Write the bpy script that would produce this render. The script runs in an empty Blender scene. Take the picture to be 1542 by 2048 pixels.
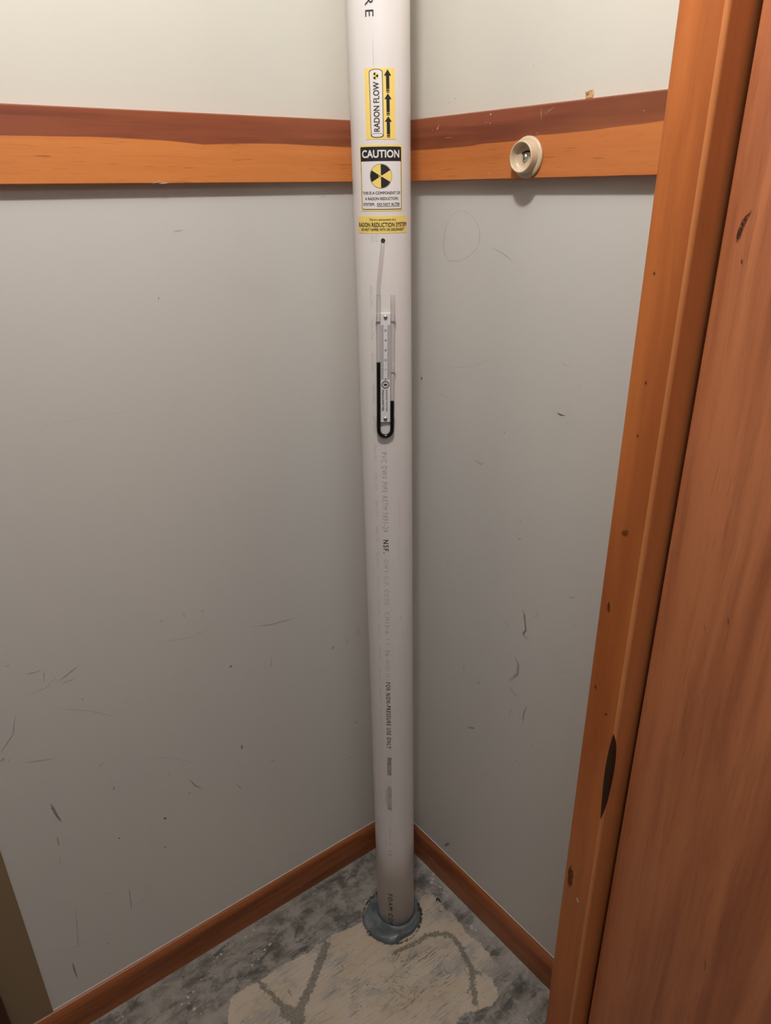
import bpy, bmesh, math, random
import numpy as np
from mathutils import Matrix, Vector

# ------------------------------------------------------------------ camera, world, lights, exposure
S = bpy.context.scene
COL = S.collection
R = math.radians

FWD = Vector((math.sin(.6225)*math.cos(-.4259), math.cos(.6225)*math.cos(-.4259), math.sin(-.4259)))
r0 = FWD.cross(Vector((0, 0, 1))).normalized(); u0 = r0.cross(FWD)
ROLL = -.0135
rr = r0*math.cos(ROLL) + u0*math.sin(ROLL); uu = -r0*math.sin(ROLL) + u0*math.cos(ROLL)
cam_d = bpy.data.cameras.new('camera'); cam = bpy.data.objects.new('camera', cam_d); COL.objects.link(cam)
cam.matrix_world = Matrix(((rr.x, uu.x, -FWD.x, -.8047), (rr.y, uu.y, -FWD.y, -1.0831), (rr.z, uu.z, -FWD.z, 1.5208), (0, 0, 0, 1)))
cam_d.sensor_fit = 'HORIZONTAL'; cam_d.sensor_width = 36; cam_d.lens = 1424.85/1542*36; cam_d.clip_start = .02
S.camera = cam

w = bpy.data.worlds.new('world'); S.world = w; w.use_nodes = True
w.node_tree.nodes['Background'].inputs[0].default_value = (.85, .92, 1, 1)
w.node_tree.nodes['Background'].inputs[1].default_value = .05

def light(name, kind, loc, energy, col, **k):
    d = bpy.data.lights.new(name, kind); d.energy = energy; d.color = col
    for a, b in k.items(): setattr(d, a, b)
    o = bpy.data.objects.new(name, d); o.location = loc; COL.objects.link(o); return o
CEIL = 2.34
BULB = (-.54, -.66, 2.24)
light('closet_bulb_light', 'POINT', BULB, 25.5, (1, .985, .955), shadow_soft_size=.028)
light('added_fill_light', 'AREA', (-1.0, -1.9, CEIL-.03), 7.4, (.84, .94, 1), shape='RECTANGLE', size=.9, size_y=.6)  # unseen fill light, added to soften the bulb's shade

S.view_settings.view_transform = 'Standard'; S.view_settings.look = 'None'
S.view_settings.gamma = 1; S.view_settings.use_curve_mapping = False
S.view_settings.exposure = 0.0

# ------------------------------------------------------------------ helpers
def tag(o, label=None, cat=None, kind=None, group=None):
    if label: o['label'] = label
    if cat: o['category'] = cat
    if kind: o['kind'] = kind
    if group: o['group'] = group
    return o
def mesh(name, verts, faces, mat, parent=None, smooth=False, loc=None, rot=0.0):
    """links verts/faces as one mesh object; verts are given in the parent's (or world) frame, loc moves the origin there"""
    me = bpy.data.meshes.new(name)
    L = Vector(loc) if loc is not None else Vector((0, 0, 0))
    me.from_pydata([(v[0]-L.x, v[1]-L.y, v[2]-L.z) for v in verts], [], faces)
    bm = bmesh.new(); bm.from_mesh(me); bmesh.ops.recalc_face_normals(bm, faces=bm.faces); bm.to_mesh(me); bm.free()
    if smooth: me.polygons.foreach_set('use_smooth', [True]*len(me.polygons))
    if mat: me.materials.append(mat)
    o = bpy.data.objects.new(name, me); COL.objects.link(o)
    if parent:
        o.parent = parent
        if loc is None: L = Vector((0, 0, 0))
    o.location = L
    if rot: o.rotation_euler.z = rot
    return o
class MB:
    def __init__(s): s.v = []; s.f = []
    def add(s, v, f):
        n = len(s.v); s.v += [tuple(q) for q in v]; s.f += [tuple(i+n for i in q) for q in f]; return s
    def box(s, a, b):
        (x0, y0, z0), (x1, y1, z1) = a, b
        return s.add([(x0,y0,z0),(x1,y0,z0),(x1,y1,z0),(x0,y1,z0),(x0,y0,z1),(x1,y0,z1),(x1,y1,z1),(x0,y1,z1)],
                     [(3,2,1,0),(4,5,6,7),(0,1,5,4),(1,2,6,5),(2,3,7,6),(3,0,4,7)])
    def rings(s, rings, cap=True, closed=True):
        n = len(rings[0]); m = len(s.v)
        for r in rings: s.v += [tuple(q) for q in r]
        for i in range(len(rings)-1):
            for j in range(n if closed else n-1):
                k = (j+1) % n
                s.f.append((m+i*n+j, m+i*n+k, m+(i+1)*n+k, m+(i+1)*n+j))
        if cap:
            s.f.append(tuple(m+j for j in range(n))[::-1]); s.f.append(tuple(m+(len(rings)-1)*n+j for j in range(n)))
        return s
    def build(s, name, mat, parent=None, **k): return mesh(name, s.v, s.f, mat, parent, **k)
def bevel(o, w, seg=2, angle=40):
    m = o.modifiers.new('bevel', 'BEVEL'); m.width = w; m.segments = seg; m.limit_method = 'ANGLE'; m.angle_limit = R(angle); return o
def tube_rings(path, rad, n=12):
    P = [Vector(p) for p in path]; out = []; up = None
    for i, p in enumerate(P):
        t = (P[min(i+1, len(P)-1)] - P[max(i-1, 0)]).normalized()
        if up is None: up = t.orthogonal().normalized()
        up = (up - t*up.dot(t)).normalized(); sd = t.cross(up)
        r = rad[i] if isinstance(rad, (list, tuple)) else rad
        out.append([p + (up*math.cos(2*math.pi*k/n) + sd*math.sin(2*math.pi*k/n))*r for k in range(n)])
    return out

# ------------------------------------------------------------------ materials
class NT:
    def __init__(s, name):
        s.m = bpy.data.materials.new(name); s.m.use_nodes = True; s.t = s.m.node_tree
        s.b = s.t.nodes['Principled BSDF']; s.out = s.t.nodes['Material Output']
        s.obj = s.n('ShaderNodeTexCoord').outputs['Object']
    def n(s, t, **k):
        q = s.t.nodes.new(t)
        for a, b in k.items(): setattr(q, a, b)
        return q
    def link(s, a, b): s.t.links.new(a, b)
    def put(s, sock, v):
        if isinstance(v, bpy.types.NodeSocket): s.link(v, sock)
        elif isinstance(v, tuple) and len(v) == 3 and sock.type == 'RGBA': sock.default_value = (*v, 1)
        else: sock.default_value = v
    def map(s, sc, vec=None, loc=(0, 0, 0)):
        q = s.n('ShaderNodeMapping'); s.link(vec or s.obj, q.inputs[0]); q.inputs['Scale'].default_value = sc; q.inputs['Location'].default_value = loc
        return q.outputs[0]
    def noise(s, vec, scale=1., detail=3., rough=.55, dist=0.):
        q = s.n('ShaderNodeTexNoise'); s.link(vec, q.inputs['Vector']); q.inputs['Scale'].default_value = scale
        q.inputs['Detail'].default_value = detail; q.inputs['Roughness'].default_value = rough; q.inputs['Distortion'].default_value = dist
        return q.outputs['Fac']
    def ramp(s, fac, a, b, lo=0., hi=1.):
        q = s.n('ShaderNodeMapRange'); q.interpolation_type = 'SMOOTHSTEP'; s.link(fac, q.inputs[0])
        for i, v in zip((1, 2, 3, 4), (a, b, lo, hi)): q.inputs[i].default_value = v
        return q.outputs[0]
    def math(s, op, a, b=0.):
        q = s.n('ShaderNodeMath', operation=op); s.put(q.inputs[0], a); s.put(q.inputs[1], b); return q.outputs[0]
    def mix(s, f, a, b, blend='MIX'):
        q = s.n('ShaderNodeMix', data_type='RGBA', blend_type=blend); s.put(q.inputs['Factor'], f)
        s.put(q.inputs[6], a); s.put(q.inputs[7], b); return q.outputs[2]
    def attr(s, name):
        q = s.n('ShaderNodeAttribute'); q.attribute_name = name; return q.outputs['Fac']
    def bump(s, h, st, dist=.001):
        q = s.n('ShaderNodeBump'); s.link(h, q.inputs['Height']); q.inputs['Strength'].default_value = st; q.inputs['Distance'].default_value = dist
        s.link(q.outputs[0], s.b.inputs['Normal'])
    def fin(s, col, rough=.5, spec=.5, metal=0.):
        s.put(s.b.inputs['Base Color'], col); s.put(s.b.inputs['Roughness'], rough)
        s.b.inputs['Specular IOR Level'].default_value = spec; s.b.inputs['Metallic'].default_value = metal
        return s.m
def plain(name, col, rough=.5, spec=.5, metal=0.): return NT(name).fin(col, rough, spec, metal)

def wall_mat(name):
    t = NT(name)
    sep = t.n('ShaderNodeSeparateXYZ'); t.link(t.obj, sep.inputs[0])
    up = t.ramp(sep.outputs['Z'], 1.574, 1.576)
    big = t.noise(t.map((2.2, 2.2, 2.2)), 1, 3, .5)
    low = t.mix(t.ramp(big, .35, .65), (.60, .570, .535), (.585, .562, .535))
    hi = t.mix(t.ramp(big, .35, .65), (.60, .572, .515), (.62, .588, .525))
    col = t.mix(up, low, hi)
    sm = t.noise(t.map((9, 9, 7)), 1, 5, .65)
    col = t.mix(t.ramp(sm, .56, .78, 0, .10), col, (.40, .37, .33))
    t.bump(t.noise(t.map((260, 260, 90)), 1, 3, .6), .10, .0006)
    return t.fin(col, .52, .35)

def wood(name, light_c, dark_c, axis, band=30., pores=.35, rough=.38, streak=.5, two=None, spec=.5):
    """axis: 0/1/2 the way the grain runs"""
    t = NT(name)
    def sc(a, b): v = [b]*3; v[axis] = a; return tuple(v)
    warp = t.noise(t.map(sc(1.6, 9)), 1, 3, .55, .6)
    q = t.n('ShaderNodeVectorMath', operation='MULTIPLY_ADD'); wv = t.n('ShaderNodeCombineXYZ')
    for i in range(3): t.link(warp, wv.inputs[i])
    t.link(wv.outputs[0], q.inputs[0]); q.inputs[1].default_value = sc(0, .03); t.link(t.obj, q.inputs[2])
    g1 = t.noise(t.map(sc(1.4, band), q.outputs[0]), 1, 5, .62)
    g2 = t.noise(t.map(sc(5, band*6), q.outputs[0]), 1, 4, .6)
    po = t.noise(t.map(sc(22, 520)), 1, 2, .5)
    col = t.mix(t.ramp(g1, .36, .68, 0, streak), light_c, dark_c)
    if two:
        ed = t.math('ADD', t.attr('heart'), t.math('MULTIPLY', t.math('SUBTRACT', t.noise(t.map(sc(30, 300)), 1, 3), .5), .0012))
        heart = t.mix(t.ramp(g1, .40, .62, 0, .8), two[0], two[1])
        col = t.mix(t.ramp(ed, -.0006, .0006), col, heart)
    col = t.mix(t.ramp(g2, .55, .8, 0, .22), col, tuple(c*.45 for c in dark_c))
    col = t.mix(t.ramp(po, .62, .75, 0, pores), col, tuple(c*.35 for c in dark_c))
    col = t.mix(t.ramp(t.noise(t.map(sc(3, 14)), 1, 3), .45, .8, 0, .18), col, (min(1, light_c[0]*1.25), light_c[1]*1.35, light_c[2]*1.5))
    t.bump(t.math('ADD', g2, t.math('MULTIPLY', po, .5)), .12, .0005)
    return t.fin(col, rough, spec)

M_wall = wall_mat('painted_wall')
M_ceil = plain('ceiling_paint', (.62, .60, .55), .8)
M_far = plain('room_paint', (.34, .29, .23), .8)
M_rail = wood('rail_wood', (.60, .205, .052), (.47, .135, .030), 0, 36, .60, .42, .7, ((.25, .066, .029), (.135, .030, .014)))
M_rail_r = wood('rail_wood_side', (.56, .185, .048), (.43, .12, .028), 1, 36, .60, .42, .7, ((.25, .066, .029), (.135, .030, .014)))
M_case = wood('casing_wood', (.50, .145, .034), (.26, .058, .013), 2, 24, .22, .34, .6)
M_jamb = wood('jamb_wood', (.64, .24, .082), (.46, .145, .042), 2, 24, .22, .34, .5)
M_door = wood('door_wood', (.55, .195, .082), (.30, .088, .036), 2, 34, .30, .33, .75)
M_base = wood('baseboard_wood', (.33, .100, .030), (.14, .036, .012), 0, 30, .45, .30, .9)
M_base_r = wood('baseboard_wood_side', (.33, .100, .030), (.14, .036, .012), 1, 30, .45, .30, .9)
M_dark = wood('dark_wood_unlit', (.045, .010, .005), (.025, .006, .003), 2, 40, .3, .4, .6)  # dark board, its brown taken near black to stand for missing light
M_tan = plain('tan_dimmed', (.24, .165, .095), .6, .3)  # weaker light on this strip is put into the tan itself

def ink_mat(name, col):
    """worn mark lying on a surface: see-through by the mark's own strength, broken up by noise"""
    t = NT(name); a = t.attr('ink')
    br = t.ramp(t.noise(t.map((420, 420, 420)), 1, 2), .30, .62, .35, 1.)
    tr = t.n('ShaderNodeBsdfTransparent'); mx = t.n('ShaderNodeMixShader')
    t.fin(col, .7, .2)
    t.link(t.math('MULTIPLY', t.math('MULTIPLY', a, br), .88), mx.inputs[0]); t.link(tr.outputs[0], mx.inputs[1]); t.link(t.b.outputs[0], mx.inputs[2])
    t.link(mx.outputs[0], t.out.inputs[0]); return t.m
M_scuff = ink_mat('scuff_ink', (.07, .06, .055))
M_chip = ink_mat('pale_chip', (.85, .80, .72))
M_knot = ink_mat('knot_brown', (.045, .018, .010))

def floor_mat():
    t = NT('worn_concrete')
    cr, gl, du, rim = t.attr('cream'), t.attr('glue'), t.attr('dust'), t.attr('rim')
    med = t.noise(t.map((26, 26, 26)), 1, 6, .7)
    fine = t.noise(t.map((190, 190, 190)), 1, 4, .65)
    big = t.noise(t.map((7, 16, 8)), 1, 5, .62)
    drag = t.noise(t.map((11, 95, 20)), 1, 5, .65, .8)
    smear = t.noise(t.map((15, 30, 20), None, (5, 2, 0)), 1, 7, .76, .6)
    gray = t.mix(t.ramp(big, .34, .66), (.10, .092, .083), (.30, .27, .24))
    gray = t.mix(t.ramp(med, .44, .62, 0, .7), gray, (.36, .33, .30))
    gray = t.mix(t.ramp(fine, .52, .70, 0, .30), gray, (.07, .064, .058))
    gray = t.mix(t.ramp(drag, .55, .72, 0, .5), gray, (.10, .095, .09))
    gray = t.mix(t.ramp(smear, .50, .62, 0, .65), gray, (.35, .315, .275))
    gray = t.mix(t.ramp(smear, .47, .38, 0, .8), gray, (.075, .068, .060))
    vo = t.n('ShaderNodeTexVoronoi'); t.link(t.map((75, 75, 75)), vo.inputs['Vector']); vo.inputs['Scale'].default_value = 1
    spk = t.math('LESS_THAN', vo.outputs['Distance'], t.ramp(t.noise(t.map((9, 9, 9), None, (3, 1, 0)), 1, 2), .48, .72, .0, .30))
    gray = t.mix(t.math('MULTIPLY', spk, .75), gray, (.56, .52, .45))
    gray = t.mix(t.math('MULTIPLY', du, t.ramp(med, .35, .6, .5, .95)), gray, (.44, .42, .40))
    # old cream coating with scratches that run along the left wall
    cre = t.mix(t.ramp(big, .32, .66), (.50, .395, .29), (.53, .45, .37))
    scr = t.noise(t.map((16, 330, 30)), 1, 3, .55, .5)
    scr2 = t.noise(t.map((150, 60, 60), None, (2, 5, 0)), 1, 3, .6, 1.5)
    patch = t.ramp(t.noise(t.map((9, 13, 9), None, (1.7, .4, 0)), 1, 3), .42, .62)
    cre = t.mix(t.math('MULTIPLY', patch, t.ramp(smear, .42, .58, 0, .85)), cre, (.34, .315, .285))
    cre = t.mix(t.math('MULTIPLY', t.ramp(scr, .60, .70), t.ramp(patch, 0, 1, .30, .8)), cre, (.16, .145, .13))
    cre = t.mix(t.math('MULTIPLY', t.ramp(scr2, .62, .70), t.math('MULTIPLY', patch, .8)), cre, (.12, .11, .10))
    cre = t.mix(t.ramp(fine, .60, .78, 0, .45), cre, (.22, .19, .16))
    g2 = t.math('ADD', gl, t.math('MULTIPLY', t.math('SUBTRACT', t.noise(t.map((95, 95, 95)), 1, 5, .75), .54), .030))
    cre = t.mix(t.ramp(g2, -.002, .002, 0, .78), cre, t.mix(t.ramp(fine, .35, .65), (.20, .185, .155), (.12, .105, .09)))
    ed = t.math('ADD', cr, t.math('MULTIPLY', t.math('SUBTRACT', t.noise(t.map((60, 80, 60)), 1, 6, .75), .5), .026))
    e1 = t.ramp(ed, -.0008, .0008)
    col = t.mix(e1, gray, cre)
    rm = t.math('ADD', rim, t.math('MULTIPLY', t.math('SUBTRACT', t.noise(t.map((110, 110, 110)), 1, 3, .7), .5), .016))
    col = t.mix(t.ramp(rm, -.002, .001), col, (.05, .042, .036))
    h = t.math('ADD', t.math('MULTIPLY', e1, .8), t.math('ADD', t.math('MULTIPLY', med, .5), t.math('MULTIPLY', fine, .25)))
    t.bump(h, .5, .0016)
    return t.fin(col, .78, .25)
M_floor = floor_mat()

def pvc_mat():
    t = NT('white_pvc')
    v = t.noise(t.map((14, 14, 3)), 1, 4, .6)
    col = t.mix(t.ramp(v, .35, .7), (.735, .69, .675), (.71, .66, .645))
    sm = t.noise(t.map((120, 120, 9), None, (.3, .1, 0)), 1, 4, .6)
    col = t.mix(t.ramp(sm, .62, .78, 0, .22), col, (.50, .36, .29))
    sp = t.noise(t.map((60, 60, 40)), 1, 4, .7)
    col = t.mix(t.ramp(sp, .70, .8, 0, .25), col, (.40, .36, .33))
    return t.fin(col, .27, .5)
M_pvc = pvc_mat()
M_yel = plain('label_yellow', (.86, .63, .18), .34)
M_wht = plain('label_white', (.76, .71, .70), .32)
M_blk = plain('label_black', (.018, .018, .020), .38)
M_ink = plain('label_ink', (.03, .028, .028), .45)
M_inkp = ink_mat('pipe_print', (.07, .066, .07))
M_plate = plain('plate_white', (.74, .70, .71), .3)
M_liq = plain('black_fluid', (.002, .004, .003), .12)
M_steel = plain('screw_steel', (.62, .63, .64), .42, .5, 1.)
M_hole = plain('hole_dark', (.05, .036, .03), .9, .1)
M_cup = plain('cream_plastic', (.58, .45, .315), .30)
def clear_mat():
    t = NT('clear_vinyl')
    lw = t.n('ShaderNodeLayerWeight'); lw.inputs[0].default_value = .5; gl = t.n('ShaderNodeBsdfGlossy'); gl.inputs['Roughness'].default_value = .06
    tr = t.n('ShaderNodeBsdfTransparent'); mx = t.n('ShaderNodeMixShader')
    t.link(t.mix(t.ramp(lw.outputs['Facing'], .35, .95), (.975, .965, .96), (.72, .67, .655)), tr.inputs[0])
    t.link(t.ramp(lw.outputs['Facing'], .3, 1, .02, .25), mx.inputs[0]); t.link(tr.outputs[0], mx.inputs[1]); t.link(gl.outputs[0], mx.inputs[2])
    t.link(mx.outputs[0], t.out.inputs[0]); return t.m
M_clear = clear_mat()
def seal_mat():
    t = NT('grey_sealant')
    a = t.noise(t.map((24, 24, 24)), 1, 4, .6, .8)
    col = t.mix(t.ramp(a, .38, .66), (.088, .100, .110), (.17, .188, .20))
    t.bump(t.noise(t.map((70, 70, 70)), 1, 4, .6), .5, .003)
    return t.fin(col, .30, .5)
M_seal = seal_mat()

# ------------------------------------------------------------------ measured data (metres)
PHI = R(2.5057)                                   # the side wall is not quite square to the back wall
SL = [([[-0.7313,0.8287],[-0.719,0.8269],[-0.7097,0.8275]],0.00136,0.5),([[-0.7055,0.8242],[-0.7092,0.8016]],0.00137,0.4),([[-0.6954,0.8148],[-0.6919,0.8034],[-0.7093,0.7918],[-0.7372,0.7914]],0.00137,0.35),([[-0.6515,0.8132],[-0.6708,0.8036],[-0.6897,0.795]],0.00183,0.5),([[-0.6637,0.7894],[-0.6851,0.7893]],0.00184,0.4),([[-0.7592,0.7643],[-0.7651,0.7499],[-0.77,0.7298],[-0.7957,0.703]],0.00188,0.4),([[-0.799,0.6879],[-0.7912,0.6902]],0.00575,0.5),([[-0.7876,0.6845],[-0.786,0.6836]],0.00384,0.5),([[-0.7681,0.6681],[-0.7507,0.6603],[-0.7196,0.6496]],0.00214,0.35),([[-0.7028,0.747],[-0.6547,0.7182],[-0.611,0.681]],0.00143,0.3),([[-0.6593,0.5983],[-0.6503,0.6006]],0.00251,-0.8),([[-0.6605,0.5962],[-0.6547,0.5951]],0.00151,0.5),([[-0.7465,0.5625],[-0.7449,0.55],[-0.7418,0.5305],[-0.7375,0.5141]],0.00411,0.55),([[-0.75,0.4855],[-0.7518,0.4655]],0.00211,0.35),([[-0.5079,0.4776],[-0.4992,0.455],[-0.4837,0.4346]],0.00239,0.5),([[-0.4155,0.409],[-0.4046,0.3861]],0.00226,0.4),([[-0.5149,0.4433],[-0.508,0.4417]],0.00328,0.7),([[-0.568,0.4133],[-0.563,0.4068]],0.00441,0.8),([[-0.6538,0.4171],[-0.6518,0.4157]],0.00327,0.8),([[-0.5786,0.3398],[-0.5728,0.3385]],0.00455,0.8),([[-0.3937,0.5005],[-0.3938,0.489]],0.00434,0.7),([[-0.3365,0.4236],[-0.3252,0.4192]],0.00227,0.5),([[-0.3993,0.6926],[-0.3928,0.696]],0.00399,0.7),([[-0.4382,0.8331],[-0.4333,0.8344]],0.00375,0.4),([[-0.3467,0.764],[-0.3047,0.7523],[-0.2448,0.7465]],0.00199,0.4),([[-0.4718,0.8434],[-0.4693,0.8389],[-0.4688,0.832]],0.00186,0.45),([[-0.5391,0.841],[-0.5369,0.8411]],0.00275,0.5),([[-0.5094,0.8453],[-0.5105,0.8381]],0.00552,0.25),([[-0.1713,0.6366],[-0.1692,0.6413],[-0.1643,0.6417]],0.00323,0.75),([[-0.1404,0.6486],[-0.1318,0.6451],[-0.1322,0.637],[-0.1396,0.6389]],0.00163,0.5),([[-0.1084,0.6625],[-0.1058,0.6639],[-0.1021,0.6612],[-0.1012,0.6514],[-0.1051,0.6485],[-0.1087,0.6544],[-0.1084,0.6625]],0.00142,0.5),([[-0.3099,0.681],[-0.3145,0.6534]],0.00206,0.35),([[-0.4942,0.7395],[-0.4958,0.7283]],0.00145,0.35),([[-0.5269,0.8013],[-0.4964,0.7964],[-0.4653,0.7888],[-0.4174,0.7934]],0.00142,0.25),([[-0.1383,0.3214],[-0.1301,0.3198]],0.00491,0.45),([[-0.1225,0.4154],[-0.1144,0.4148]],0.00356,0.6),([[-0.325,0.8546],[-0.3203,0.8557]],0.00382,0.35),([[-0.5927,0.7055],[-0.5907,0.7046]],0.00289,0.5),([[-0.6447,0.5313],[-0.6411,0.5392]],0.00207,0.45),([[-0.5796,0.9537],[-0.5467,0.9471]],0.00131,0.15),([[-0.6165,0.5998],[-0.6185,0.6038]],0.00201,0.35),([[-0.5462,0.5109],[-0.5415,0.5094]],0.00317,0.45),([[-0.5709,0.5682],[-0.5319,0.5432],[-0.4831,0.501]],0.00157,0.2),([[-0.3286,0.8065],[-0.3261,0.8056]],0.00291,0.55),([[-0.5001,0.6416],[-0.4982,0.6418]],0.00301,0.4),([[-0.6595,0.7477],[-0.66,0.7428]],0.00282,0.4),([[-0.4022,1.4673],[-0.386,1.4694]],0.00203,0.3),([[-0.436,1.3796],[-0.4368,1.374]],0.00162,0.7),([[-0.6568,1.2172],[-0.6056,1.2183],[-0.4966,1.2172]],0.00097,0.15),([[-0.7559,0.855],[-0.7491,0.8539]],0.00357,0.3),([[-0.1495,1.5093],[-0.138,1.5106]],0.00134,-0.5),([[-0.7505,0.4859],[-0.7513,0.4635]],0.00211,0.3),([[-0.7542,0.4395],[-0.7572,0.4234]],0.00216,0.2),([[-0.6559,0.2894],[-0.6584,0.2561],[-0.6606,0.2218]],0.00176,0.4),([[-0.7518,0.3069],[-0.7585,0.2605],[-0.7672,0.1965]],0.00175,0.3),([[-0.7823,0.1733],[-0.7829,0.1491],[-0.7819,0.1294]],0.00306,0.6),([[-0.834,0.2319],[-0.7571,0.2058],[-0.6803,0.1891]],0.00143,0.2),([[-0.6458,0.5317],[-0.6419,0.5394]],0.00207,0.45),([[-0.6527,0.4179],[-0.6533,0.4145]],0.00327,0.9),([[-0.7186,0.1742],[-0.7158,0.1717]],0.00425,0.6),([[-0.6971,0.3038],[-0.6973,0.2982]],0.00459,0.35),([[-0.6819,0.1149],[-0.6819,0.1097]],0.0025,0.6),([[-0.6406,0.23],[-0.6349,0.2346]],0.00356,0.3),([[-0.7708,0.1936],[-0.7674,0.1917]],0.00241,-0.6),([[-0.5961,0.3996],[-0.5931,0.4004]],0.00331,0.35)]
SR = [([[-0.1672,1.4885],[-0.1854,1.4835],[-0.2003,1.4743],[-0.2082,1.464],[-0.211,1.4545],[-0.2091,1.4428],[-0.2012,1.4294],[-0.1821,1.4185],[-0.1621,1.4118],[-0.143,1.4117],[-0.1322,1.4202],[-0.1282,1.4348],[-0.1295,1.4483],[-0.1342,1.4641],[-0.1457,1.4807],[-0.1573,1.4867],[-0.1672,1.4885]],0.00077,0.55),([[-0.2386,1.4366],[-0.2604,1.4293],[-0.2865,1.4173]],0.00147,0.35),([[-0.0734,1.204],[-0.0803,1.2058]],0.0028,0.8),([[-0.0763,1.2078],[-0.0776,1.1994]],0.0028,0.8),([[-0.1225,1.1838],[-0.1456,1.1831]],0.00163,0.3),([[-0.3873,1.2094],[-0.3937,1.2069],[-0.4039,1.2076]],0.00235,0.9),([[-0.4064,1.1973],[-0.408,1.1976]],0.00156,0.6),([[-0.284,1.1513],[-0.2859,1.1513]],0.00211,1),([[-0.3885,1.2853],[-0.3934,1.2828],[-0.4035,1.2824]],0.00116,0.45),([[-0.4223,1.2574],[-0.4238,1.2533]],0.00191,0.5),([[-0.429,1.2319],[-0.4311,1.2319]],0.00191,0.3),([[-0.2203,1.0853],[-0.2349,1.0813],[-0.2415,1.0886]],0.00265,0.4),([[-0.1364,1.2325],[-0.2078,1.2486],[-0.2718,1.2782]],0.00129,0.15),([[-0.1058,1.3942],[-0.1078,1.3873]],0.00134,0.3),([[-0.2969,1.3458],[-0.2986,1.3439]],0.00161,0.2),([[-0.1539,1.1622],[-0.1534,1.1567]],0.0018,0.2),([[-0.3498,0.8411],[-0.3561,0.8371],[-0.3598,0.8176],[-0.363,0.8049],[-0.3569,0.7927],[-0.3705,0.7872]],0.00366,0.6),([[-0.3103,0.7982],[-0.3255,0.7911]],0.00187,0.4),([[-0.3811,0.8598],[-0.3874,0.8421],[-0.3716,0.8394]],0.00134,0.35),([[-0.3403,0.7373],[-0.3527,0.7234],[-0.3517,0.7017],[-0.3327,0.6748]],0.00577,0.3),([[-0.3327,0.663],[-0.3449,0.6565],[-0.3611,0.6506]],0.00295,0.4),([[-0.3792,0.6483],[-0.3734,0.6205],[-0.3731,0.6]],0.00217,0.55),([[-0.2118,0.6416],[-0.2158,0.6304]],0.00312,0.6),([[-0.2546,0.6269],[-0.2568,0.6227]],0.00412,1),([[-0.2323,0.4964],[-0.2527,0.5076]],0.00381,0.5),([[-0.3274,1.0096],[-0.3374,1.0036]],0.00172,0.45),([[-0.3305,0.9727],[-0.3369,0.9751]],0.00261,0.6),([[-0.1553,0.8494],[-0.1625,0.8524]],0.00197,0.35),([[-0.1739,0.8069],[-0.1816,0.7949]],0.00198,0.3),([[-0.4447,0.91],[-0.4561,0.9147]],0.00296,0.35),([[-0.3986,0.565],[-0.4013,0.5669]],0.00402,0.5),([[-0.3625,0.5019],[-0.3658,0.504]],0.00314,0.6),([[-0.2114,0.1984],[-0.2149,0.195]],0.00375,0.5),([[-0.173,0.0972],[-0.1898,0.1231]],0.00522,0.65),([[-0.4649,0.6232],[-0.4662,0.6123]],0.00144,0.35),([[-0.3273,0.4513],[-0.3303,0.4435]],0.00217,0.35),([[-0.2749,0.4069],[-0.3059,0.4189]],0.00167,0.2),([[-0.4481,0.762],[-0.4509,0.7636]],0.00226,-0.8),([[-0.3391,0.5939],[-0.3422,0.6103],[-0.3504,0.6156]],0.00201,0.3),([[-0.4589,0.8628],[-0.4639,0.8646]],0.00258,0.3),([[-0.3297,0.8556],[-0.3321,0.856]],0.00182,0.5),([[-0.1459,1.6425],[-0.1498,1.644]],0.00218,0.5),([[-0.3713,1.6295],[-0.3721,1.6278]],0.00115,0.4),([[-0.1341,1.6389],[-0.1361,1.6385]],0.00176,0.4),([[-0.2976,1.6705],[-0.2988,1.6678]],0.0016,0.3),([[-0.253,1.4969],[-0.2539,1.4949]],0.00123,0.4)]
SRR = [([[-0.1269,1.6014],[-0.1317,1.6085]],0.00218,-0.7),([[-0.2387,1.6153],[-0.2412,1.6146]],0.00286,-0.9),([[-0.2297,1.6052],[-0.2333,1.6047]],0.00123,-0.7),([[-0.2387,1.6039],[-0.2405,1.6036]],0.00163,-0.7),([[-0.3314,1.6161],[-0.3328,1.6016]],0.00077,-0.4),([[-0.4868,1.6008],[-0.4883,1.6005]],0.00127,-0.8),([[-0.3274,1.5865],[-0.3288,1.586]],0.00232,-0.7),([[-0.3314,1.5842],[-0.3327,1.5837]],0.00154,-0.7),([[-0.3389,1.6086],[-0.3547,1.6157]],0.00077,-0.35),([[-0.1173,1.6027],[-0.119,1.6024]],0.00176,-0.6),([[-0.1465,1.59],[-0.1605,1.5905]],0.00086,-0.3),([[-0.2393,1.5405],[-0.2431,1.5385]],0.00122,-0.5)]
SLR = [([[-0.4295,1.5311],[-0.4191,1.5345],[-0.4128,1.5327]],0.00119,-0.5),([[-0.4197,1.531],[-0.4054,1.5324]],0.00159,-0.7)]
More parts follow.
